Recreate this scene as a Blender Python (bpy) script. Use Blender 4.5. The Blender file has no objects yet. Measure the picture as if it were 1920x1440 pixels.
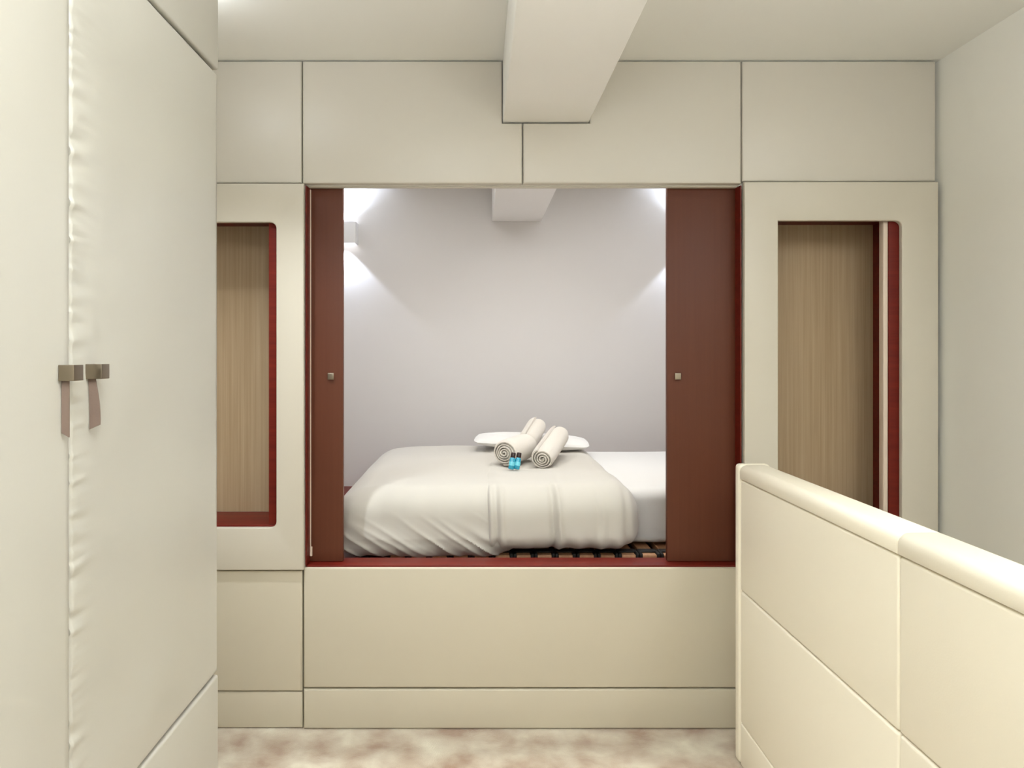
import bpy, bmesh, math, random
from mathutils import Vector, Matrix, noise
random.seed(4)
C = bpy.context.scene.collection
F, CX, CY, EYE, D = 1300.0, 895.0, 662.0, 1.32, 2.43
def X(px, d=D): return (px - CX) * d / F
def Z(py, d=D): return EYE - (py - CY) * d / F

# ---------------------------------------------------------------- materials
def srgb(r, g, b):
    f = lambda c: (c/255/12.92) if c/255 <= 0.04045 else ((c/255+0.055)/1.055)**2.4
    return (f(r), f(g), f(b), 1)
def mat(name, col, rough=0.5, metal=0.0, spec=0.5, bump=None, vary=None, coat=0.0, sheen=0.0, grain=None, trans=0.0, anis=None):
    m = bpy.data.materials.new(name); m.use_nodes = True
    nt = m.node_tree; b = nt.nodes['Principled BSDF']
    b.inputs['Base Color'].default_value = col
    b.inputs['Roughness'].default_value = rough
    b.inputs['Metallic'].default_value = metal
    b.inputs['Specular IOR Level'].default_value = spec
    b.inputs['Coat Weight'].default_value = coat
    b.inputs['Coat Roughness'].default_value = 0.25
    b.inputs['Sheen Weight'].default_value = sheen
    b.inputs['Transmission Weight'].default_value = trans
    tc = nt.nodes.new('ShaderNodeTexCoord')
    if vary:   # (second colour, noise scale, detail)
        n = nt.nodes.new('ShaderNodeTexNoise'); n.inputs['Scale'].default_value = vary[1]; n.inputs['Detail'].default_value = vary[2]
        nt.links.new(tc.outputs['Object'], n.inputs['Vector'])
        r = nt.nodes.new('ShaderNodeValToRGB'); r.color_ramp.elements[0].position = 0.35; r.color_ramp.elements[1].position = 0.65
        r.color_ramp.elements[0].color = col; r.color_ramp.elements[1].color = vary[0]
        nt.links.new(n.outputs['Fac'], r.inputs['Fac']); nt.links.new(r.outputs['Color'], b.inputs['Base Color'])
    if grain:  # (second colour, (sx,sy,sz))
        mp = nt.nodes.new('ShaderNodeMapping'); mp.inputs['Scale'].default_value = grain[1]
        nt.links.new(tc.outputs['Object'], mp.inputs['Vector'])
        n = nt.nodes.new('ShaderNodeTexNoise'); n.inputs['Scale'].default_value = 1.0; n.inputs['Detail'].default_value = 6; n.inputs['Roughness'].default_value = 0.65
        nt.links.new(mp.outputs['Vector'], n.inputs['Vector'])
        r = nt.nodes.new('ShaderNodeValToRGB'); r.color_ramp.elements[0].position = 0.3; r.color_ramp.elements[1].position = 0.7
        r.color_ramp.elements[0].color = col; r.color_ramp.elements[1].color = grain[0]
        nt.links.new(n.outputs['Fac'], r.inputs['Fac']); nt.links.new(r.outputs['Color'], b.inputs['Base Color'])
    if bump:   # (scale, strength, distance)
        n = nt.nodes.new('ShaderNodeTexNoise'); n.inputs['Scale'].default_value = bump[0]; n.inputs['Detail'].default_value = 3
        nt.links.new(tc.outputs['Object'], n.inputs['Vector'])
        bp = nt.nodes.new('ShaderNodeBump'); bp.inputs['Strength'].default_value = bump[1]; bp.inputs['Distance'].default_value = bump[2]
        nt.links.new(n.outputs['Fac'], bp.inputs['Height']); nt.links.new(bp.outputs['Normal'], b.inputs['Normal'])
    return m
M = {}
M['paint'] = mat('cream_paint', srgb(228,225,216), 0.75, bump=(60,0.05,0.002))
M['ceil'] = mat('ceiling_paint', srgb(232,230,223), 0.8, bump=(60,0.05,0.002))
M['beam'] = mat('beam_paint', srgb(244,242,238), 0.7, bump=(60,0.05,0.002))
M['panel'] = mat('satin_cream_leather', srgb(197,190,177), 0.38, bump=(260,0.08,0.001))
M['panel_low'] = mat('satin_cream_leather_low', srgb(195,186,166), 0.42, bump=(260,0.08,0.001))
M['frame'] = mat('satin_cream_lacquer', srgb(196,188,172), 0.4, bump=(90,0.03,0.001))
M['leather'] = mat('smooth_cream_leather', srgb(241,233,213), 0.42, bump=(320,0.12,0.001))
M['wardrobe'] = mat('pearl_leather', srgb(182,178,167), 0.33, bump=(300,0.07,0.001), coat=0.25)
M['alcove'] = mat('alcove_white_paint', srgb(214,211,209), 0.7, bump=(50,0.05,0.002))
M['mahogany'] = mat('dark_red_mahogany', srgb(112,32,19), 0.4, spec=0.25, grain=(srgb(90,20,12),(3,40,60)))
M['brown'] = mat('brown_lacquered_door', srgb(94,52,35), 0.45, spec=0.25, grain=(srgb(89,48,32),(70,70,1.6)))
M['veneer'] = mat('pale_oak_veneer', srgb(180,156,124), 0.55, grain=(srgb(160,134,100),(130,130,1.6)))
M['palestrip'] = mat('pale_polished_edge', srgb(214,196,178), 0.3)  # door's metal strip, and the painted highlight on the niche stile
M['carpet'] = mat('mottled_carpet', srgb(196,178,154), 0.95, sheen=0.5)
M['metal'] = mat('brushed_nickel', srgb(146,134,118), 0.33, metal=1.0)
M['strap'] = mat('taupe_leather', srgb(122,103,92), 0.55, bump=(300,0.2,0.001))
M['cotton'] = mat('white_cotton', srgb(192,187,177), 0.85, bump=(420,0.1,0.001), sheen=0.2)
M['sheet'] = mat('white_cotton_sheet', srgb(220,218,214), 0.85, bump=(420,0.1,0.001), sheen=0.2)
M['towel'] = mat('white_terry', srgb(228,220,208), 0.95, bump=(520,0.9,0.004), sheen=0.4)
M['black'] = mat('black_rubber', srgb(20,18,16), 0.6)
M['slat'] = mat('pale_beech', srgb(196,150,112), 0.55, grain=(srgb(170,124,88),(60,3,60)))
M['blue'] = mat('blue_shampoo', srgb(40,150,178), 0.15, coat=0.5)
M['bottlelabel'] = mat('pale_blue_label', srgb(110,200,215), 0.4)
M['cap'] = mat('dark_bottle_cap', srgb(38,20,18), 0.35)
M['dark'] = mat('dark_gap', srgb(60,44,34), 0.9)
M['sconce'] = mat('white_plaster_sconce', srgb(236,236,238), 0.6)
g = bpy.data.materials.new('lamp_diffuser'); g.use_nodes = True
gb = g.node_tree.nodes['Principled BSDF']; gb.inputs['Base Color'].default_value = (1,1,1,1)
gb.inputs['Emission Color'].default_value = (0.95,0.97,1,1); gb.inputs['Emission Strength'].default_value = 3.0
M['diffuser'] = g
# carpet: mottled pile, two noise octaves plus fine fibre bump
def carpet_nodes(m):
    nt = m.node_tree; b = nt.nodes['Principled BSDF']; tc = nt.nodes.new('ShaderNodeTexCoord')
    n1 = nt.nodes.new('ShaderNodeTexNoise'); n1.inputs['Scale'].default_value = 8; n1.inputs['Detail'].default_value = 4; n1.inputs['Roughness'].default_value = 0.5; n1.inputs['Distortion'].default_value = 0.15
    nt.links.new(tc.outputs['Object'], n1.inputs['Vector'])
    r = nt.nodes.new('ShaderNodeValToRGB'); e = r.color_ramp.elements
    e[0].position = 0.32; e[0].color = srgb(152,123,97); e[1].position = 0.72; e[1].color = srgb(212,203,180)
    nt.links.new(n1.outputs['Fac'], r.inputs['Fac']); nt.links.new(r.outputs['Color'], b.inputs['Base Color'])
    n2 = nt.nodes.new('ShaderNodeTexNoise'); n2.inputs['Scale'].default_value = 350; n2.inputs['Detail'].default_value = 2
    nt.links.new(tc.outputs['Object'], n2.inputs['Vector'])
    a = nt.nodes.new('ShaderNodeMath'); a.operation = 'MULTIPLY_ADD'; a.inputs[1].default_value = 3.0
    nt.links.new(n1.outputs['Fac'], a.inputs[0]); nt.links.new(n2.outputs['Fac'], a.inputs[2])
    bp = nt.nodes.new('ShaderNodeBump'); bp.inputs['Strength'].default_value = 0.5; bp.inputs['Distance'].default_value = 0.006
    nt.links.new(a.outputs[0], bp.inputs['Height']); nt.links.new(bp.outputs['Normal'], b.inputs['Normal'])
carpet_nodes(M['carpet'])

# ---------------------------------------------------------------- mesh helpers
def add_box(bm, x0, x1, y0, y1, z0, z1, bevel=0.0, seg=3):
    r = bmesh.ops.create_cube(bm, size=1.0)
    for v in r['verts']:
        v.co = Vector(((x0+x1)/2 + v.co.x*(x1-x0), (y0+y1)/2 + v.co.y*(y1-y0), (z0+z1)/2 + v.co.z*(z1-z0)))
    if bevel > 0:
        es = list({e for v in r['verts'] for e in v.link_edges})
        bmesh.ops.bevel(bm, geom=es, offset=bevel, segments=seg, profile=0.5, affect='EDGES')
def obj(name, bm, m, parent=None, smooth=True):
    me = bpy.data.meshes.new(name); bmesh.ops.recalc_face_normals(bm, faces=bm.faces[:]); bm.to_mesh(me); bm.free()
    if smooth:
        me.polygons.foreach_set('use_smooth', [True]*len(me.polygons))
        me.set_sharp_from_angle(angle=math.radians(40))
    me.materials.append(m)
    o = bpy.data.objects.new(name, me); C.objects.link(o)
    if parent is not None:
        o.parent = parent
        w = Vector((0,0,0)); p = parent
        while p is not None: w += p.location; p = p.parent
        me.transform(Matrix.Translation(-w))
    return o
def box(name, b, m, parent=None, bevel=0.0, seg=3):
    bm = bmesh.new(); add_box(bm, *b, bevel=bevel, seg=seg); return obj(name, bm, m, parent)
def tag(o, label=None, cat=None, group=None, kind=None):
    if label: o['label'] = label
    if cat: o['category'] = cat
    if group: o['group'] = group
    if kind: o['kind'] = kind
    return o
def thing(name, label, cat, loc, group=None):
    o = bpy.data.objects.new(name, None); o.empty_display_size = 0.05; C.objects.link(o); o.location = loc
    return tag(o, label, cat, group)
def struct(name, bm, m, label=None, cat=None):
    o = obj(name, bm, m); o['kind'] = 'structure'
    return tag(o, label, cat)
def poly_prism(bm, outer, holes, y0, y1, bevel=0.0):
    """polygon with holes in the XZ plane extruded from y0 (front) to y1"""
    es = []
    for loop in [outer] + holes:
        vs = [bm.verts.new((x, y0, z)) for x, z in loop]
        es += [bm.edges.new((vs[i], vs[(i+1) % len(vs)])) for i in range(len(vs))]
    r = bmesh.ops.triangle_fill(bm, use_beauty=True, use_dissolve=False, edges=es)
    fs = [f for f in r['geom'] if isinstance(f, bmesh.types.BMFace)]
    bnd = [e for e in es]
    ex = bmesh.ops.extrude_face_region(bm, geom=fs)
    vs = [v for v in ex['geom'] if isinstance(v, bmesh.types.BMVert)]
    bmesh.ops.translate(bm, verts=vs, vec=(0, y1-y0, 0))
    bmesh.ops.recalc_face_normals(bm, faces=bm.faces[:])
    if bevel > 0:
        ee = [e for e in bm.edges if len(e.link_faces) == 2 and e.calc_face_angle(0) > 0.8 and abs(e.verts[0].co.y-y0) < 1e-6 and abs(e.verts[1].co.y-y0) < 1e-6]
        bmesh.ops.bevel(bm, geom=ee, offset=bevel, segments=3, profile=0.5, affect='EDGES')
def rrect(x0, x1, z0, z1, r, n=6):
    """rounded rectangle, r = radii (bl, br, tr, tl)"""
    out = []
    for (cx, cz, a0, rr) in ((x0,z0,180,r[0]), (x1,z0,270,r[1]), (x1,z1,0,r[2]), (x0,z1,90,r[3])):
        sx = 1 if cx == x0 else -1; sz = 1 if cz == z0 else -1
        if rr <= 0: out.append((cx, cz)); continue
        for k in range(n+1):
            a = math.radians(a0 + 90*k/n)
            out.append((cx + sx*rr + rr*math.cos(a), cz + sz*rr + rr*math.sin(a)))
    return out

# ---------------------------------------------------------------- the setting
H = Z(112)                       # ceiling height
XL, XR = -1.30, X(1757)+0.012     # left and right walls of the room
YB, YN = -1.9, D*1.757           # wall behind the camera, back wall of the bed alcove
OX0, OX1 = X(572), X(1391)       # bed opening
OZ0, OZ1 = Z(1065), Z(345)
AX0, AX1 = -1.05, 1.62           # alcove
def cells(bm, xs, ys, zs, keep):
    for i in range(len(xs)-1):
        for j in range(len(ys)-1):
            for k in range(len(zs)-1):
                if keep(i, j, k): add_box(bm, xs[i], xs[i+1], ys[j], ys[j+1], zs[k], zs[k+1])
bm = bmesh.new(); add_box(bm, XL-0.1, XR+0.1, YB-0.1, YN+0.1, -0.1, 0.0); struct('floor', bm, M['carpet'])
bm = bmesh.new(); add_box(bm, XL-0.1, XR+0.1, YB-0.1, YN+0.1, H, H+0.1); struct('ceiling', bm, M['ceil'])
bm = bmesh.new(); add_box(bm, XL-0.1, XL, YB-0.1, D+0.06, 0, H); struct('wall_left', bm, M['paint'])
bm = bmesh.new(); add_box(bm, XR, XR+0.1, YB-0.1, D+0.06, 0, H); struct('wall_right', bm, M['paint'])
bm = bmesh.new(); add_box(bm, XL, XR, YB-0.1, YB, 0, H); struct('wall_behind', bm, M['paint'])
# core wall behind the panelling, with holes for bed opening and the two niches
LN = (X(289), X(520), Z(988), Z(418)); RN = (X(1456), X(1687), Z(985), Z(415))
bm = bmesh.new()
e = 0.03
poly_prism(bm, [(XL,0),(XR,0),(XR,H),(XL,H)],
           [[(OX0,OZ0),(OX1,OZ0),(OX1,OZ1),(OX0,OZ1)],
            [(LN[0]-e,LN[2]-e),(LN[1]+e,LN[2]-e),(LN[1]+e,LN[3]+e),(LN[0]-e,LN[3]+e)],
            [(RN[0]-e,RN[2]-e),(RN[1]+e,RN[2]-e),(RN[1]+e,RN[3]+e),(RN[0]-e,RN[3]+e)]], D+0.03, D+0.052)
struct('wall_far', bm, M['paint'])
# alcove walls
bm = bmesh.new(); add_box(bm, AX0-0.05, AX1+0.05, YN, YN+0.08, 0, H); struct('wall_alcove_back', bm, M['alcove'])
bm = bmesh.new(); add_box(bm, AX0-0.06, AX0, D+0.30, YN, 0, H); struct('wall_alcove_left', bm, M['alcove'])
bm = bmesh.new(); add_box(bm, AX1, AX1+0.06, D+0.30, YN, 0, H); struct('wall_alcove_right', bm, M['alcove'])
# ceiling beam
bm = bmesh.new(); add_box(bm, X(943), X(1105), YB, YN, Z(228), H, bevel=0.004)
struct('trim_1', bm, M['beam'], 'white boxed ceiling beam running from the room into the bed alcove', 'beam')

# ---------------------------------------------------------------- upholstered wall panelling
PY0, PY1 = D, D+0.03
gp = 0.0035
def panel(name, outer, m, label, y0=PY0, y1=PY1, bevel=0.007, cat='panel', group=None):
    bm = bmesh.new(); poly_prism(bm, outer, [], y0, y1, bevel)
    bb = min(p[0] for p in outer), min(p[1] for p in outer)
    o = obj(name, bm, m); return tag(o, label, cat, group)
def rect(x0, x1, z0, z1): return [(x0,z0),(x1,z0),(x1,z1),(x0,z1)]
T = Z(114)
ZM = Z(344)
bx0, bx1, bz = X(943)-0.003, X(1105)+0.003, Z(228)-0.005
panel('wall_panel', rect(XL+0.004, X(566)-gp/2, ZM+gp/2, T), M['panel'], 'cream upper wall panel above the left framed niche, beside the wardrobe')
panel('wall_panel', [(X(566)+gp/2,ZM),(X(980)-gp/2,ZM),(X(980)-gp/2,bz),(bx0,bz),(bx0,T),(X(566)+gp/2,T)], M['panel'], 'cream upper wall panel left of the beam with a notch cut at its right top')
panel('wall_panel', [(X(980)+gp/2,ZM),(X(1391)-gp/2,ZM),(X(1391)-gp/2,T),(bx1,T),(bx1,bz),(X(980)+gp/2,bz)], M['panel'], 'cream upper wall panel right of the beam, above the right brown door')
panel('wall_panel', rect(X(1391)+gp/2, X(1755), Z(341)+gp/2, T), M['panel'], 'cream upper wall panel above the right framed niche')
panel('wall_panel', rect(X(568)+gp/2, X(1391)-gp/2, Z(1291)+gp/2, Z(1065)), M['panel_low'], 'long cream wall panel below the bed opening')
panel('plinth_panel', rect(X(568)+gp/2, X(1391)-gp/2, 0.002, Z(1292)-gp/2), M['panel_low'], 'long low cream plinth below the bed opening, at the carpet', cat='plinth')
panel('wall_panel', rect(XL+0.004, X(567)-gp/2, Z(1298)+gp/2, Z(1069)-gp/2), M['panel_low'], 'cream wall panel below the left framed niche', y0=PY0+0.002)
panel('plinth_panel', rect(XL+0.004, X(567)-gp/2, 0.002, Z(1298)-gp/2), M['panel_low'], 'short cream plinth at the carpet beside the wardrobe', y0=PY0+0.006, cat='plinth')
panel('wall_panel', rect(X(1391)+gp/2, X(1755), Z(1291)+gp/2, Z(1069)-gp/2), M['panel_low'], 'cream wall panel below the right framed niche, behind the half wall')
panel('plinth_panel', rect(X(1391)+gp/2, X(1755), 0.002, Z(1292)-gp/2), M['panel_low'], 'cream plinth behind the half wall', cat='plinth')

# ---------------------------------------------------------------- framed niches
def niche(label, fx0, fx1, fz0, fz1, n, radii, stilepx):
    t = thing('framed_niche', label, 'niche', ((fx0+fx1)/2, D+0.03, fz0))
    bm = bmesh.new()
    poly_prism(bm, rect(fx0, fx1, fz0, fz1), [rrect(n[0], n[1], n[2], n[3], radii)], D-0.014, D+0.003, 0.004)
    obj('frame', bm, M['frame'], t)
    x0, x1, z0, z1 = n; dp = D+0.21; y0 = D+0.0035
    q = 0.026
    x0 -= q; x1 += q; z1 += q
    zl = z0 + 0.006
    box('back_panel', (x0, x1, dp, dp+0.01, zl, z1), M['veneer'], t)
    bm = bmesh.new(); add_box(bm, x0-0.003, x0, y0, dp, zl, z1); add_box(bm, x1, x1+0.003, y0, dp, zl, z1); add_box(bm, x0, x1, y0, dp, z1, z1+0.003)
    obj('lining', bm, M['mahogany'], t)
    box('shelf', (x0, x1, y0, dp, zl-0.016, zl), M['mahogany'], t, 0.001)
    s = box('stile', (X(stilepx), x1-0.001, D+0.006, D+0.036, zl+0.001, z1-0.001), M['mahogany'], t, 0.001)
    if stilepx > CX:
        st = box('edge_strip', (X(stilepx)-0.017, X(stilepx)-0.0005, D+0.008, D+0.036, zl+0.001, z1-0.001), M['palestrip'], s, 0.003)  # pale piece stands in for the gloss highlight on the stile's side face
        st['label'] = 'painted highlight on the stile edge'
    return t
niche('white framed wall niche with oak back beside the wardrobe, left of the bed', X(211), X(571), Z(1067), Z(345.5), LN, (.022,.022,.022,.022), 503)
niche('white framed wall niche with oak back, right of the bed above the half wall', X(1393), X(1755), Z(1067), Z(342.5), RN, (0,.022,.022,0), 1668)

# ---------------------------------------------------------------- mahogany lining of the bed opening
t = thing('opening_frame', 'dark red mahogany sill and side jambs lining the bed opening', 'frame', (X(980), D+0.04, OZ0))
box('sill', (OX0+0.001, OX1-0.001, D+0.012, D+0.105, OZ0-0.012, OZ0+0.006), M['mahogany'], t, 0.002)
box('jamb', (OX0-0.0, OX0+0.004, D+0.004, D+0.054, OZ0+0.007, OZ1-0.004), M['mahogany'], t)
box('jamb', (OX1-0.004, OX1, D+0.004, D+0.054, OZ0+0.007, OZ1-0.004), M['mahogany'], t)
hd = box('head_liner', (OX0+0.005, OX1-0.005, D+0.031, D+0.050, OZ1-0.004, OZ1-0.0005), M['frame'], t); hd['label'] = 'cream head liner'
# platform deck
bm = bmesh.new(); add_box(bm, AX0+0.002, AX1-0.002, D+0.108, YN-0.002, 0.001, 0.50)
tag(obj('bed_platform', bm, M['mahogany']), 'dark red wooden platform deck filling the alcove under the bed', 'platform')
bm = bmesh.new(); add_box(bm, OX0-0.06, OX1+0.06, D+0.0535, D+0.107, 0, OZ0-0.013)
struct('wall_platform_front', bm, M['paint'])

# ---------------------------------------------------------------- brown sliding doors
DY = D+0.0555
def sliding(label, x0, x1, kx, edge=None):
    z0, z1 = OZ0+0.0065, Z(350.5, DY)
    t = thing('sliding_door', label, 'door', ((x0+x1)/2, DY+0.01, z0))
    box('door_leaf', (x0, x1, DY, DY+0.022, z0+0.0005, OZ1+0.015), M['brown'], t, 0.0015)
    zk = Z(705.5, DY)
    bm = bmesh.new(); add_box(bm, kx-0.011, kx+0.011, DY-0.010, DY-0.006, zk-0.012, zk+0.012, 0.0015); add_box(bm, kx-0.006, kx+0.006, DY-0.006, DY, zk-0.006, zk+0.006)
    k = obj('knob', bm, M['metal'], t); k['label'] = 'small square metal knob'
    if edge:
        bm = bmesh.new(); add_box(bm, edge-0.002, edge+0.002, DY-0.005, DY-0.0002, z0+0.045, Z(356, DY), 0.001)
        add_box(bm, edge-0.002, edge+0.007, DY-0.009, DY-0.0002, z0+0.02, z0+0.055, 0.003)
        s = obj('edge_strip', bm, M['palestrip'], t); s['label'] = 'thin pale metal strip with a small bracket'
    return t
sliding('narrow brown sliding door with square metal knob at left of bed opening', OX0-0.045, X(643, DY), X(621, DY), OX0+0.0065)
sliding('wide brown sliding door with square metal knob at right of bed opening', X(1251, DY), OX1+0.045, X(1270, DY))

# ---------------------------------------------------------------- bed: slatted base, mattress, duvet
BX0, BX1, BY0, BY1 = -0.47, 1.50, 2.76, 3.88
t = thing('slatted_bed_base', 'low bed base with pale wooden slats in black rubber holders under the mattress', 'bed base', ((BX0+BX1)/2, (BY0+BY1)/2, 0.5))
SZ = 0.508
bm = bmesh.new()
add_box(bm, BX0, BX1, 2.690, 2.735, 0.5005, SZ+0.004, 0.002); add_box(bm, BX0, BX1, BY1-0.05, BY1, 0.5005, SZ+0.004, 0.002)
add_box(bm, BX0, BX0+0.04, 2.736, BY1-0.051, 0.5005, SZ+0.004); add_box(bm, BX1-0.04, BX1, 2.736, BY1-0.051, 0.5005, SZ+0.004)
obj('frame', bm, M['black'], t)
pitch = 0.0815; sx = X(886+4, 2.69); k0 = -5
xs = []
k = -4
x = sx
while x > BX0+0.06: x -= pitch
x += pitch
while x + 0.054 < BX1-0.02:
    bm = bmesh.new(); add_box(bm, x, x+0.054, 2.686, BY1-0.004, SZ+0.006, SZ+0.029, 0.002)
    s = obj('slat', bm, M['slat'], t)
    bm = bmesh.new()
    # rubber holder: cups on both sides of the slat end, with a loop over the top set back from the tip
    add_box(bm, x-0.013, x-0.0005, 2.682, 2.75, SZ+0.005, SZ+0.036, 0.004); add_box(bm, x+0.0545, x+0.067, 2.682, 2.75, SZ+0.005, SZ+0.036, 0.004)
    add_box(bm, x-0.006, x+0.060, 2.715, 2.75, SZ+0.0295, SZ+0.037, 0.003)
    obj('slat_holder', bm, M['black'], s)
    x += pitch

def soft_box(b, r, disp, nx=120, ny=70, nz=26, re=None):
    """closed rounded box as a fine grid; disp(p, n) gives an offset vector"""
    x0, x1, y0, y1, z0, z1 = b
    bm = bmesh.new()
    cache = {}
    def vert(i, j, k):
        key = (i, j, k)
        if key in cache: return cache[key]
        p = Vector((x0+(x1-x0)*i/nx, y0+(y1-y0)*j/ny, z0+(z1-z0)*k/nz))
        rx, ry, rz = r
        c = Vector((min(max(p.x, x0+rx), x1-rx), min(max(p.y, y0+ry), y1-ry), min(max(p.z, z0+rz*0.6), z1-rz)))
        n = Vector(((p.x-c.x)/rx, (p.y-c.y)/ry, (p.z-c.z)/(rz if p.z > c.z else rz*0.6)))
        if n.length > 1e-6:
            q = n.normalized(); n2 = q
            m = max(abs(n.x), abs(n.y), abs(n.z))
            q = q * m
            rr = rz if p.z > c.z else rz*0.6
            p = Vector((c.x+q.x*rx, c.y+q.y*ry, c.z+q.z*rr))
        else: n2 = Vector((0,0,1))
        p = p + disp(p, n2)
        v = bm.verts.new(p); cache[key] = v; return v
    def quad(a, b_, c, d_):
        try: bm.faces.new((vert(*a), vert(*b_), vert(*c), vert(*d_)))
        except ValueError: pass
    for i in range(nx):
        for j in range(ny):
            quad((i,j,nz),(i+1,j,nz),(i+1,j+1,nz),(i,j+1,nz)); quad((i,j,0),(i,j+1,0),(i+1,j+1,0),(i+1,j,0))
        for k in range(nz):
            quad((i,0,k),(i+1,0,k),(i+1,0,k+1),(i,0,k+1)); quad((i,ny,k),(i,ny,k+1),(i+1,ny,k+1),(i+1,ny,k))
    for j in range(ny):
        for k in range(nz):
            quad((0,j,k),(0,j,k+1),(0,j+1,k+1),(0,j+1,k)); quad((nx,j,k),(nx,j+1,k),(nx,j+1,k+1),(nx,j,k+1))
    return bm
def nz_(x, y, z): return noise.noise(Vector((x, y, z)))
def sstep(a, b, x):
    t_ = min(1, max(0, (x-a)/(b-a))); return t_*t_*(3-2*t_)
# mattress with fitted sheet
def d_mat(p, n):
    f = sstep(0.66, 0.60, p.z) * (0.5+0.5*max(0, -n.y))
    w = 0.006*f*nz_(p.x*9+p.z*26, p.y*8, 2)
    return n*(w + 0.003*nz_(p.x*5, p.y*5, p.z*5))
m_ = soft_box((BX0+0.03, BX1-0.01, BY0+0.02, BY1, 0.549, 0.775), (.05,.05,.05), d_mat, 120, 60, 20)
tag(obj('mattress', m_, M['sheet']), 'mattress in a white fitted sheet, bare at the right end of the bed', 'mattress')
# duvet
def crease(p, n):
    side = max(0.0, -n.y)
    top = max(0.0, n.z)
    w = 0
    # diagonal drape wrinkles on the front, low at the foot end
    u = p.x*1.0 + p.z*1.55
    low = sstep(0.74, 0.58, p.z)
    rid = 1-abs(nz_(u*13, p.z*2.0, 1.0))*2.2
    w += side*low*0.016*max(0, rid)**2*(0.6+0.8*abs(nz_(u*4, 3, 1)))
    w += side*0.006*nz_(p.x*14, p.z*5, 0)
    w += top*0.006*nz_(p.x*5, p.y*4, 1) + 0.010*top*nz_(p.x*2.4, p.y*2.2, 5)
    return w
def d_duv(p, n):
    w = crease(p, n)
    off = n*w
    # sag inwards at the very bottom of the front and lift off the foot
    if p.z < 0.62 and n.y < 0: off += Vector((0, 0.05*(0.62-p.z)/0.08*0.5, 0))
    # lower towards the foot corner
    k = sstep(-0.30, -0.56, p.x)*sstep(0.62, 0.80, p.z)
    off += Vector((0, 0, -0.022*k))
    return off
def d_fold(p, n):
    side = max(0, -n.y); top = max(0, n.z)
    w = 0.005*nz_(p.x*6, p.z*5, 8)*side
    # long vertical seam creases
    for cx, am, wd in ((0.285, 0.016, 0.012), (0.035, 0.014, 0.012), (0.075, 0.010, 0.010), (0.45, 0.004, 0.012), (0.56, 0.006, 0.014)):
        xx = p.x + 0.03*(p.z-0.7) + 0.008*nz_(p.z*9, cx*9, 0)
        w -= side*am*math.exp(-((xx-cx)/wd)**2)
        w += side*am*0.7*math.exp(-((xx-cx-0.022)/wd)**2)
    low = sstep(0.68, 0.56, p.z)
    w += side*low*0.010*nz_(p.x*26+p.z*6, p.z*3, 1)
    # gather line where the front rolls over
    w += top*(0.009*nz_(p.x*3.2, p.y*3, 2) + 0.004*nz_(p.x*9, p.y*7, 2))
    # hollow where the towels lie
    g_ = math.exp(-(((p.x-0.26)/0.26)**2 + ((p.y-3.22)/0.28)**2))
    off = n*w + Vector((0, 0, -0.020*g_*top))
    # puff between seams
    puff = 0.020*side*math.sin(math.pi*min(1, max(0, (p.x+0.02)/0.305)))**2 if p.x < 0.285 else 0.022*side*math.sin(math.pi*min(1, max(0, (p.x-0.285)/0.33)))
    off += Vector((0, -puff*0.7, 0))
    return off
du = thing('duvet', 'thick white duvet spread over the bed with its right end folded back', 'duvet', (0, 3.25, 0.78))
def open_shell(bm, fold=False):
    dead = []
    for f in bm.faces:
        c = f.calc_center_median()
        if (BX0+0.02 < c.x < BX1 and BY0+0.005 < c.y < BY1+0.012 and c.z < 0.788) or (c.z < 0.565 and c.y > 2.672) or (fold and c.x < 0.03 and c.z < 0.80 and c.y > 2.70): dead.append(f)
    bmesh.ops.delete(bm, geom=dead, context='FACES')
    return bm
b1 = open_shell(soft_box((-0.565, 0.16, 2.605, 3.93, 0.527, 0.808), (.13,.11,.11), d_duv, 150, 110, 60))
obj('duvet_body', b1, M['cotton'], du)
b2 = open_shell(soft_box((-0.02, 0.625, 2.590, 3.91, 0.566, 0.818), (.11,.12,.12), d_fold, 150, 110, 60), True)
obj('folded_end', b2, M['cotton'], du)

# ---------------------------------------------------------------- resting things on what carries them
from mathutils.bvhtree import BVHTree
def world_tree(objs, dz=0.0):
    bpy.context.view_layer.update()
    vs, ps = [], []
    for o in objs:
        b = len(vs); mw = o.matrix_world
        vs += [mw @ v.co + Vector((0,0,dz)) for v in o.data.vertices]; ps += [tuple(b+i for i in p.vertices) for p in o.data.polygons]
    return BVHTree.FromPolygons(vs, ps)
def meshes(o): return ([o] if o.type == 'MESH' else []) + list(o.children)
def settle(o, supports, up=0.10, step=0.002):
    base = world_tree([m for s_ in supports for m in meshes(s_)])
    dz = up
    while dz > -0.10 and not base.overlap(world_tree(meshes(o), dz - step)): dz -= step
    o.location.z += dz; bpy.context.view_layer.update()
    return o
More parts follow.
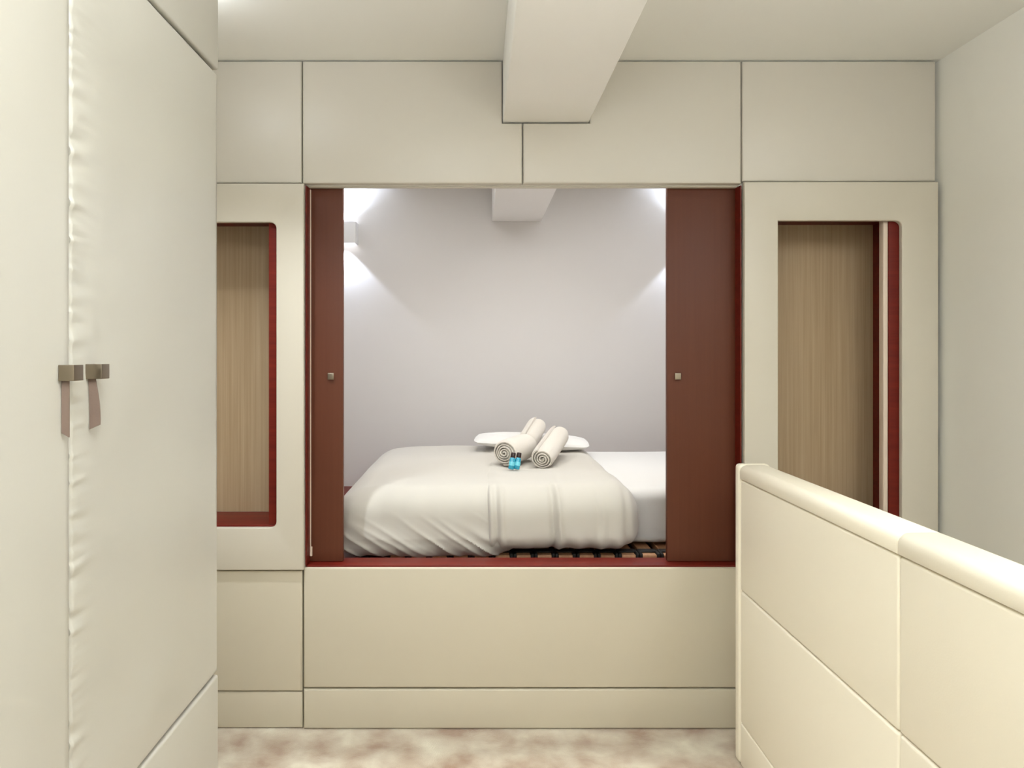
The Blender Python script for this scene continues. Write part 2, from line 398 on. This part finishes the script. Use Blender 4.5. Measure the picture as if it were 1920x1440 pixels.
# ---------------------------------------------------------------- pillows
def pillow(label, loc, size, rot, seed):
    bm = bmesh.new(); n = 40
    L, W, T_ = size
    def h(u, v):
        a = max(0, (1-abs(u)**2.6))*max(0, (1-abs(v)**2.6))
        return T_/2*a**0.42 + 0.010*nz_(u*2.4+seed, v*2.4, 0)*a
    g1 = {}
    for s in (1, -1):
        for i in range(n+1):
            for j in range(n+1):
                u, v = -1+2*i/n, -1+2*j/n
                if s == -1 and (i in (0, n) or j in (0, n)): g1[(s,i,j)] = g1[(1,i,j)]; continue
                px = u*L/2*(1-0.09*abs(v)**4); py = v*W/2*(1-0.09*abs(u)**4)
                g1[(s,i,j)] = bm.verts.new((px, py, s*h(u, v)))
        for i in range(n):
            for j in range(n):
                q = [g1[(s,i,j)], g1[(s,i+1,j)], g1[(s,i+1,j+1)], g1[(s,i,j+1)]]
                if s == -1: q.reverse()
                bm.faces.new(q)
    o = obj('pillow', bm, M['sheet']); o.location = loc; o.rotation_euler = rot
    settle(o, [du, bpy.data.objects['mattress']])
    return tag(o, label, 'pillow')
pillow('white pillow at the head of the bed, half hidden by the right brown door', (1.20, 3.34, 0.862), (0.42, 0.60, 0.14), (math.radians(8), math.radians(-12), math.radians(4)), 3)
pillow('white pillow lying on the duvet behind the rolled towels', (0.285, 3.66, 0.85), (0.60, 0.26, 0.068), (math.radians(3), math.radians(2), math.radians(-5)), 7)

# ---------------------------------------------------------------- rolled towels
def roll(label, a, b, R, seed, flat=0.93):
    """spiral-rolled towel from end a (seen) to end b"""
    bm = bmesh.new(); turns = (R-0.004)/0.0128; N = 150; t_ = 0.011
    a, b = Vector(a), Vector(b); L = (b-a).length
    NL = 14
    rin = 0.005
    def ring(s):
        pts = []
        for i in range(N+1):
            th = 2*math.pi*turns*i/N; r = rin + (R-rin)*i/N
            pts.append((th, r))
        return pts
    grid_o, grid_i = [], []
    for j in range(NL+1):
        s = j/NL; z = -L*0 + L*s
        endr = 1 - 0.10*(math.exp(-(s/0.06)) + math.exp(-((1-s)/0.06)))
        ro, ri = [], []
        for i, (th, r) in enumerate(ring(s)):
            edge = (j == 0 or j == NL)
            tt = t_*(0.45 if edge else 1.0)
            wob = 1+0.02*nz_(math.cos(th)*2+seed, math.sin(th)*2, s*3)
            r1 = (r*endr)*wob; zz = z + 0.004*nz_(th*0.7, seed, j*5 if edge else 0)*(1 if edge else 0)
            zz += (0.004 if j == 0 else -0.004 if j == NL else 0)*0
            zoff = 0.012*(i/N) if j == 0 else 0
            ph = th + seed
            r2 = r1 - tt/2; r3 = r1 + tt/2
            ro.append(bm.verts.new((r3*math.cos(ph), r3*math.sin(ph)*flat, zz+zoff*0.6)))
            ri.append(bm.verts.new((r2*math.cos(ph), r2*math.sin(ph)*flat, zz+zoff*0.6)))
        grid_o.append(ro); grid_i.append(ri)
    for j in range(NL):
        for i in range(N):
            bm.faces.new((grid_o[j][i], grid_o[j][i+1], grid_o[j+1][i+1], grid_o[j+1][i]))
            bm.faces.new((grid_i[j][i], grid_i[j+1][i], grid_i[j+1][i+1], grid_i[j][i+1]))
        for i in (0, N):
            q = (grid_o[j][i], grid_i[j][i], grid_i[j+1][i], grid_o[j+1][i]); bm.faces.new(q)
    for j in (0, NL):
        for i in range(N):
            bm.faces.new((grid_o[j][i], grid_i[j][i], grid_i[j][i+1], grid_o[j][i+1]))
    o = obj('rolled_towel', bm, M['towel'])
    o.rotation_mode = 'QUATERNION'
    d = (b-a).normalized(); zx = Vector((0,0,1))
    yv = (zx - d*zx.dot(d)).normalized(); xv = yv.cross(d)
    o.matrix_world = Matrix.Translation(a) @ Matrix((xv, yv, d)).transposed().to_4x4()
    bpy.context.view_layer.update(); M0 = o.matrix_world.copy()
    o.rotation_quaternion = M0.to_quaternion(); o.location = M0.translation; settle(o, [du]+[q for q in bpy.data.objects if q.parent is None and q is not o and q.name.startswith(('pillow','rolled_towel'))], 0.14)
    return tag(o, label, 'towel')
TG = 'rolled white towels on the duvet'
roll('fat white rolled towel at left of the pile, behind the two blue bottles', (X(944,3.16), 3.14, 0.86), (X(986,3.36), 3.36, 0.868), 0.064, 0.5)
roll('white rolled towel in front at right of the pile, its spiral end facing out', (X(1015,3.13), 3.10, 0.85), (X(1050,3.44), 3.44, 0.925), 0.053, 2.2)
roll('white rolled towel leaning at the back of the pile, its top end highest', (X(988,3.42), 3.42, 0.88), (X(1009,3.62), 3.62, 0.95), 0.050, 4.0)

# ---------------------------------------------------------------- two little blue bottles
def bottle(label, px_b, px_t, d):
    base = Vector((X(px_b, d), d, Z(880, d))); tip = Vector((X(px_t, d+0.02), d+0.02, Z(849, d+0.02)))
    L = (tip-base).length
    t = thing('shampoo_bottle', label, 'bottle', base, 'small blue bottles by the towels')
    q = Vector((0,0,1)).rotation_difference(tip-base)
    def lathe(name, prof, m):
        bm = bmesh.new(); n = 20; rings = []
        for r, z in prof: rings.append([bm.verts.new((r*math.cos(2*math.pi*i/n), r*0.8*math.sin(2*math.pi*i/n), z)) for i in range(n)])
        for a_, b_ in zip(rings, rings[1:]):
            for i in range(n): bm.faces.new((a_[i], a_[(i+1)%n], b_[(i+1)%n], b_[i]))
        bm.faces.new(rings[0][::-1]); bm.faces.new(rings[-1])
        me = bpy.data.meshes.new(name); bmesh.ops.recalc_face_normals(bm, faces=bm.faces[:]); bm.to_mesh(me); bm.free()
        me.polygons.foreach_set('use_smooth', [True]*len(me.polygons)); me.set_sharp_from_angle(angle=math.radians(45))
        me.materials.append(m); o = bpy.data.objects.new(name, me); C.objects.link(o); o.parent = t
        return o
    t.rotation_mode = 'QUATERNION'; t.rotation_quaternion = q
    s = L/0.075
    lathe('bottle_body', [(0.010,0),(0.0125,0.002),(0.0128,0.046*s),(0.0105,0.051*s),(0.006,0.053*s),(0.006,0.055*s)], M['blue'])
    lathe('sticker', [(0.0130,0.016*s),(0.0131,0.017*s),(0.0131,0.032*s),(0.0130,0.033*s)], M['bottlelabel'])
    lathe('bottle_cap', [(0.0100,0.0535*s),(0.0108,0.055*s),(0.0104,0.073*s),(0.009,0.075*s)], M['cap'])
bottle('small blue bottle with a dark cap, the left of the two by the towels', 958, 963.0, 3.05)
bottle('small blue bottle with a dark cap, the right of the two by the towels', 968.6, 973.8, 3.055)

# ---------------------------------------------------------------- alcove wall lamps
def sconce(label, x0, x1):
    y0, y1 = YN-0.095, YN-0.001; z0, z1 = Z(455, y0), Z(415, y0)
    cx = (x0+x1)/2
    t = thing('wall_sconce', label, 'wall lamp', (cx, YN, (z0+z1)/2))
    bm = bmesh.new()
    th = 0.006
    add_box(bm, x0, x1, y0, y0+th, z0, z1, 0.002); add_box(bm, x0, x0+th, y0+th, y1, z0, z1); add_box(bm, x1-th, x1, y0+th, y1, z0, z1)
    obj('lamp_shade', bm, M['sconce'], t)
    box('diffuser', (x0+th+0.001, x1-th-0.001, y0+th+0.001, y1-0.001, (z0+z1)/2-0.02, (z0+z1)/2+0.02), M['diffuser'], t, 0.003)
    for s, pw in ((1, UP), (-1, DOWN)):
        li = bpy.data.lights.new('sconce_bulb', 'SPOT'); li.energy = pw; li.color = (0.82, 0.93, 1.15)
        li.spot_size = math.radians(96 if s < 0 else 130); li.spot_blend = 0.22 if s < 0 else 0.6; li.shadow_soft_size = 0.015
        lo = bpy.data.objects.new('sconce_bulb', li); C.objects.link(lo); lo.parent = t
        lo.location = (0, (y0+y1)/2-YN, s*((z1-z0)/2-0.005+0.012))
        if s > 0: lo.rotation_euler = (math.pi, 0, 0)
UP, DOWN = 8, 10
sconce('white box wall lamp on the alcove back wall beside the left brown door', -0.90, -0.733)
sconce('white box wall lamp on the alcove back wall behind the right brown door', 1.205, 1.372)

# ---------------------------------------------------------------- wardrobe on the left
WX = -0.582; WY1 = 1.56; SEAM = 0.993; WZ0, WZ1 = 0.600, 1.952
w = thing('wardrobe', 'tall pearl-cream leather-covered wardrobe standing at the left', 'wardrobe', (-0.94, 0.7, 0))
YW0 = 2*SEAM-WY1-(WY1-SEAM)
box('carcass', (XL+0.003, WX-0.024, YW0, WY1-0.001, 0.002, H-0.003), M['wardrobe'], w)
def leaf(y0, y1, pucker, proud):
    """padded door leaf facing +X; pucker = stitched gathers along its y0 edge"""
    bm = bmesh.new(); nu, nv = (110, 330) if pucker else (50, 60)
    G = []
    for i in range(nu+1):
        u = (i/nu)**(1.8 if pucker else 1.0); y = y0+0.0015+(y1-y0-0.003)*u; row = []
        for j in range(nv+1):
            z = WZ0+0.002+(WZ1-WZ0-0.004)*j/nv
            e_ = min(0.004+(y-y0) if pucker else y-y0-0.0015, y1-0.0015-y, z-WZ0-0.002, WZ1-0.002-z)
            x = WX + proud - 0.008*(1-sstep(0, 0.010, e_))
            if pucker:
                dy = y-y0
                a = math.exp(-dy/0.022)
                x += 0.0062*a*nz_(z*55, dy*12, 0) + 0.0036*a*nz_(z*110, dy*20, 4) - 0.0015*math.exp(-(dy/0.010)**2)
                x += 0.0060*math.exp(-dy/0.20)*(1-a)*nz_(z*6.0, dy*7, 9)
                # soft fold fanning up from the handle
                x += 0.0012*math.exp(-((dy-0.05-0.12*(z-1.30))/0.02)**2)*sstep(1.30,1.34,z)*sstep(1.62,1.38,z)
            x += 0.0060*sstep(0, 0.10, e_)*nz_(z*2.2, y*4.1, 1.5)
            row.append(bm.verts.new((x, y, z)))
        G.append(row)
    for i in range(nu):
        for j in range(nv): bm.faces.new((G[i][j], G[i+1][j], G[i+1][j+1], G[i][j+1]))
    # sides back to the carcass
    loop = [G[i][0] for i in range(nu+1)] + [G[nu][j] for j in range(1, nv+1)] + [G[i][nv] for i in range(nu-1, -1, -1)] + [G[0][j] for j in range(nv-1, 0, -1)]
    back = [bm.verts.new((WX-0.0235, v.co.y, v.co.z)) for v in loop]
    for i in range(len(loop)):
        k = (i+1) % len(loop); bm.faces.new((loop[i], loop[k], back[k], back[i]))
    bm.faces.new(back)
    return obj('door', bm, M['wardrobe'], w)
dr = leaf(SEAM, WY1, True, 0.0)
dl = leaf(2*SEAM-WY1, SEAM-0.0005, False, 0.0045)
leaf(YW0, 2*SEAM-WY1, False, 0.0)
def strap_mesh(y, x0, x1, z0, L, cut, curve):
    bm = bmesh.new(); n = 14; th = 0.0022; R = []
    for k in range(n+1):
        s = k/n
        off = curve*(math.sin(s*math.pi*0.62))
        za = z0 - s*(L + (cut if cut < 0 else 0)*0) ; zb = z0 - s*(L+cut)
        fl = 1+0.18*s*(1 if curve else 0)
        a = (x0 + off*0.35, za); b_ = (x0+(x1-x0)*fl+off, zb)
        R.append([bm.verts.new((a[0], y, a[1])), bm.verts.new((b_[0], y, b_[1])), bm.verts.new((b_[0], y+th, b_[1])), bm.verts.new((a[0], y+th, a[1]))])
    for a, b_ in zip(R, R[1:]):
        for i in range(4): bm.faces.new((a[i], a[(i+1)%4], b_[(i+1)%4], b_[i]))
    bm.faces.new(R[0][::-1]); bm.faces.new(R[-1])
    return bm
def handle(door, y0, y1, x1, L, cut, curve, base):
    bm = bmesh.new(); add_box(bm, WX+base, x1, y0, y1, 1.2815, 1.3035, 0.0006)
    h_ = obj('handle', bm, M['metal'], door)
    s_ = obj('strap', strap_mesh(y0+0.006, WX+base+0.001, WX+base+0.0112, 1.283, L, cut, curve), M['strap'], h_)
    h_['label'] = 'square metal pull'; s_['label'] = 'taupe leather tab'
handle(dl, 0.955, 0.979, -0.556, 0.074, 0.006, 0.0, 0.0046)
handle(dr, 1.029, 1.052, -0.558, 0.077, -0.007, 0.006, 0.0)
bm = bmesh.new(); add_box(bm, WX-0.0235, WX, SEAM+0.0015-0.0015, WY1, WZ1+0.003, H-0.003, 0.005); obj('upper_panel', bm, M['wardrobe'], w)
bm = bmesh.new(); add_box(bm, WX-0.0235, WX, YW0, SEAM-0.002, WZ1+0.003, H-0.003, 0.005); obj('upper_panel', bm, M['wardrobe'], w)
bm = bmesh.new(); add_box(bm, WX-0.0235, WX, SEAM, WY1, 0.002, WZ0-0.001, 0.006); obj('lower_panel', bm, M['wardrobe'], w)
bm = bmesh.new(); add_box(bm, WX-0.0235, WX, YW0, SEAM-0.002, 0.002, WZ0-0.001, 0.006); obj('lower_panel', bm, M['wardrobe'], w)

# ---------------------------------------------------------------- leather half wall on the right
HX = 0.843; HY1 = 2.262; HZ = 0.962; HW = 0.095
h = thing('half_wall', 'leather-covered half wall with a rounded cap at right', 'half wall', (HX+HW/2, 1.0, 0))
cuts = [HY1-0.040, 1.387, 0.55, -0.29, -1.1]
box('core', (HX+0.018, HX+HW-0.018, cuts[-1], HY1-0.02, 0.002, 0.915), M['leather'], h)
def pad(name, y0, y1, z0, z1, xa=HX, xb=HX+0.0175, bev=0.007):
    bm = bmesh.new(); add_box(bm, xa, xb, y0, y1, z0, z1, bev, 4); return obj(name, bm, M['leather'], h)
for ya, yb in zip(cuts, cuts[1:]):
    pad('side_panel', yb+0.0008, ya-0.0008, 0.5615, 0.914)
    pad('side_panel', yb+0.0008, ya-0.0008, 0.1385, 0.5585)
    pad('baseboard', yb+0.0003, ya-0.0003, 0.002, 0.1365, bev=0.005)
    pad('side_panel', yb+0.0008, ya-0.0008, 0.002, 0.914, HX+HW-0.0175, HX+HW)
    # cap: rounded section
    bm = bmesh.new(); add_box(bm, HX-0.003, HX+HW+0.003, yb+0.0005, ya-0.0005, 0.9175, HZ, 0.0, 1)
    es = [e_ for e_ in bm.edges if abs(e_.verts[0].co.z-HZ) < 1e-5 and abs(e_.verts[1].co.z-HZ) < 1e-5 and abs(e_.verts[0].co.x-e_.verts[1].co.x) < 1e-5]
    bmesh.ops.bevel(bm, geom=es, offset=0.024, segments=8, profile=0.5, affect='EDGES')
    es = [e_ for e_ in bm.edges if e_.calc_face_angle(0) > 0.9]
    bmesh.ops.bevel(bm, geom=es, offset=0.0025, segments=2, profile=0.5, affect='EDGES')
    obj('cap', bm, M['leather'], h)
bm = bmesh.new(); add_box(bm, HX-0.004, HX+HW+0.004, HY1-0.0395, HY1, 0.002, HZ, 0.012, 5); obj('end_post', bm, M['leather'], h)

# ---------------------------------------------------------------- light
def area(name, loc, size, energy, col, rot=(0,0,0)):
    li = bpy.data.lights.new(name, 'AREA'); li.shape = 'RECTANGLE'; li.size, li.size_y = size; li.energy = energy; li.color = col
    o = bpy.data.objects.new(name, li); C.objects.link(o); o.location = loc; o.rotation_euler = rot; return o
def point(name, loc, r, energy, col):
    li = bpy.data.lights.new(name, 'POINT'); li.energy = energy; li.color = col; li.shadow_soft_size = r
    o = bpy.data.objects.new(name, li); C.objects.link(o); o.location = loc; return o
WARM = (0.93, 1.0, 1.06)
area('room_light', (0.1, -0.9, 2.25), (1.6, 1.2), 5, WARM)
area('ceiling_fill', (0.12, -0.05, 1.80), (1.3, 0.8), 76, WARM, (math.pi, 0, 0))  # unseen upward fill, added to brighten the ceiling
area('room_fill', (0.3, -1.75, 1.2), (2.4, 1.8), 2, WARM, (math.radians(90), 0, 0))
area('ceiling_spot', (-0.05, 0.35, H-0.01), (0.12, 0.12), 6, WARM)
li = bpy.data.lights.new('passage_downlight', 'SPOT'); li.energy = 58; li.color = WARM; li.spot_size = math.radians(104); li.spot_blend = 0.9; li.shadow_soft_size = 0.02
lo = bpy.data.objects.new('passage_downlight', li); C.objects.link(lo); lo.location = (-0.80, 1.88, H-0.06)
li = bpy.data.lights.new('passage_lamp', 'POINT'); li.energy = 1.4; li.color = WARM; li.shadow_soft_size = 0.05
lo = bpy.data.objects.new('passage_lamp', li); C.objects.link(lo); lo.location = (-0.80, 1.90, H-0.07)
area('alcove_fill', (0.30, 2.98, H-0.012), (1.3, 0.25), 30, (1.0, 1.0, 0.99))  # unseen fill added above the bed to brighten the alcove
area('right_wall_fill', (1.3, 0.6, 2.3), (0.3, 0.6), 12, WARM)  # unseen fill, added to lift the dark right wall
wd = bpy.data.worlds.new('World'); bpy.context.scene.world = wd; wd.use_nodes = True
wd.node_tree.nodes['Background'].inputs[0].default_value = (1.0, 0.95, 0.86, 1); wd.node_tree.nodes['Background'].inputs[1].default_value = 0.3

# ---------------------------------------------------------------- camera
cam = bpy.data.cameras.new('camera'); co = bpy.data.objects.new('camera', cam); C.objects.link(co)
co.location = (0, 0, EYE); co.rotation_euler = (math.radians(90), 0, 0)
cam.sensor_width = 36; cam.lens = 36*F/1920
cam.shift_x = (960-CX)/1920; cam.shift_y = -(720-CY)/1920; cam.clip_start = 0.02
sc = bpy.context.scene; sc.camera = co
sc.view_settings.view_transform = 'Standard'; sc.view_settings.look = 'None'; sc.view_settings.exposure = 0.1
sc.cycles.max_bounces = 8; sc.cycles.diffuse_bounces = 5
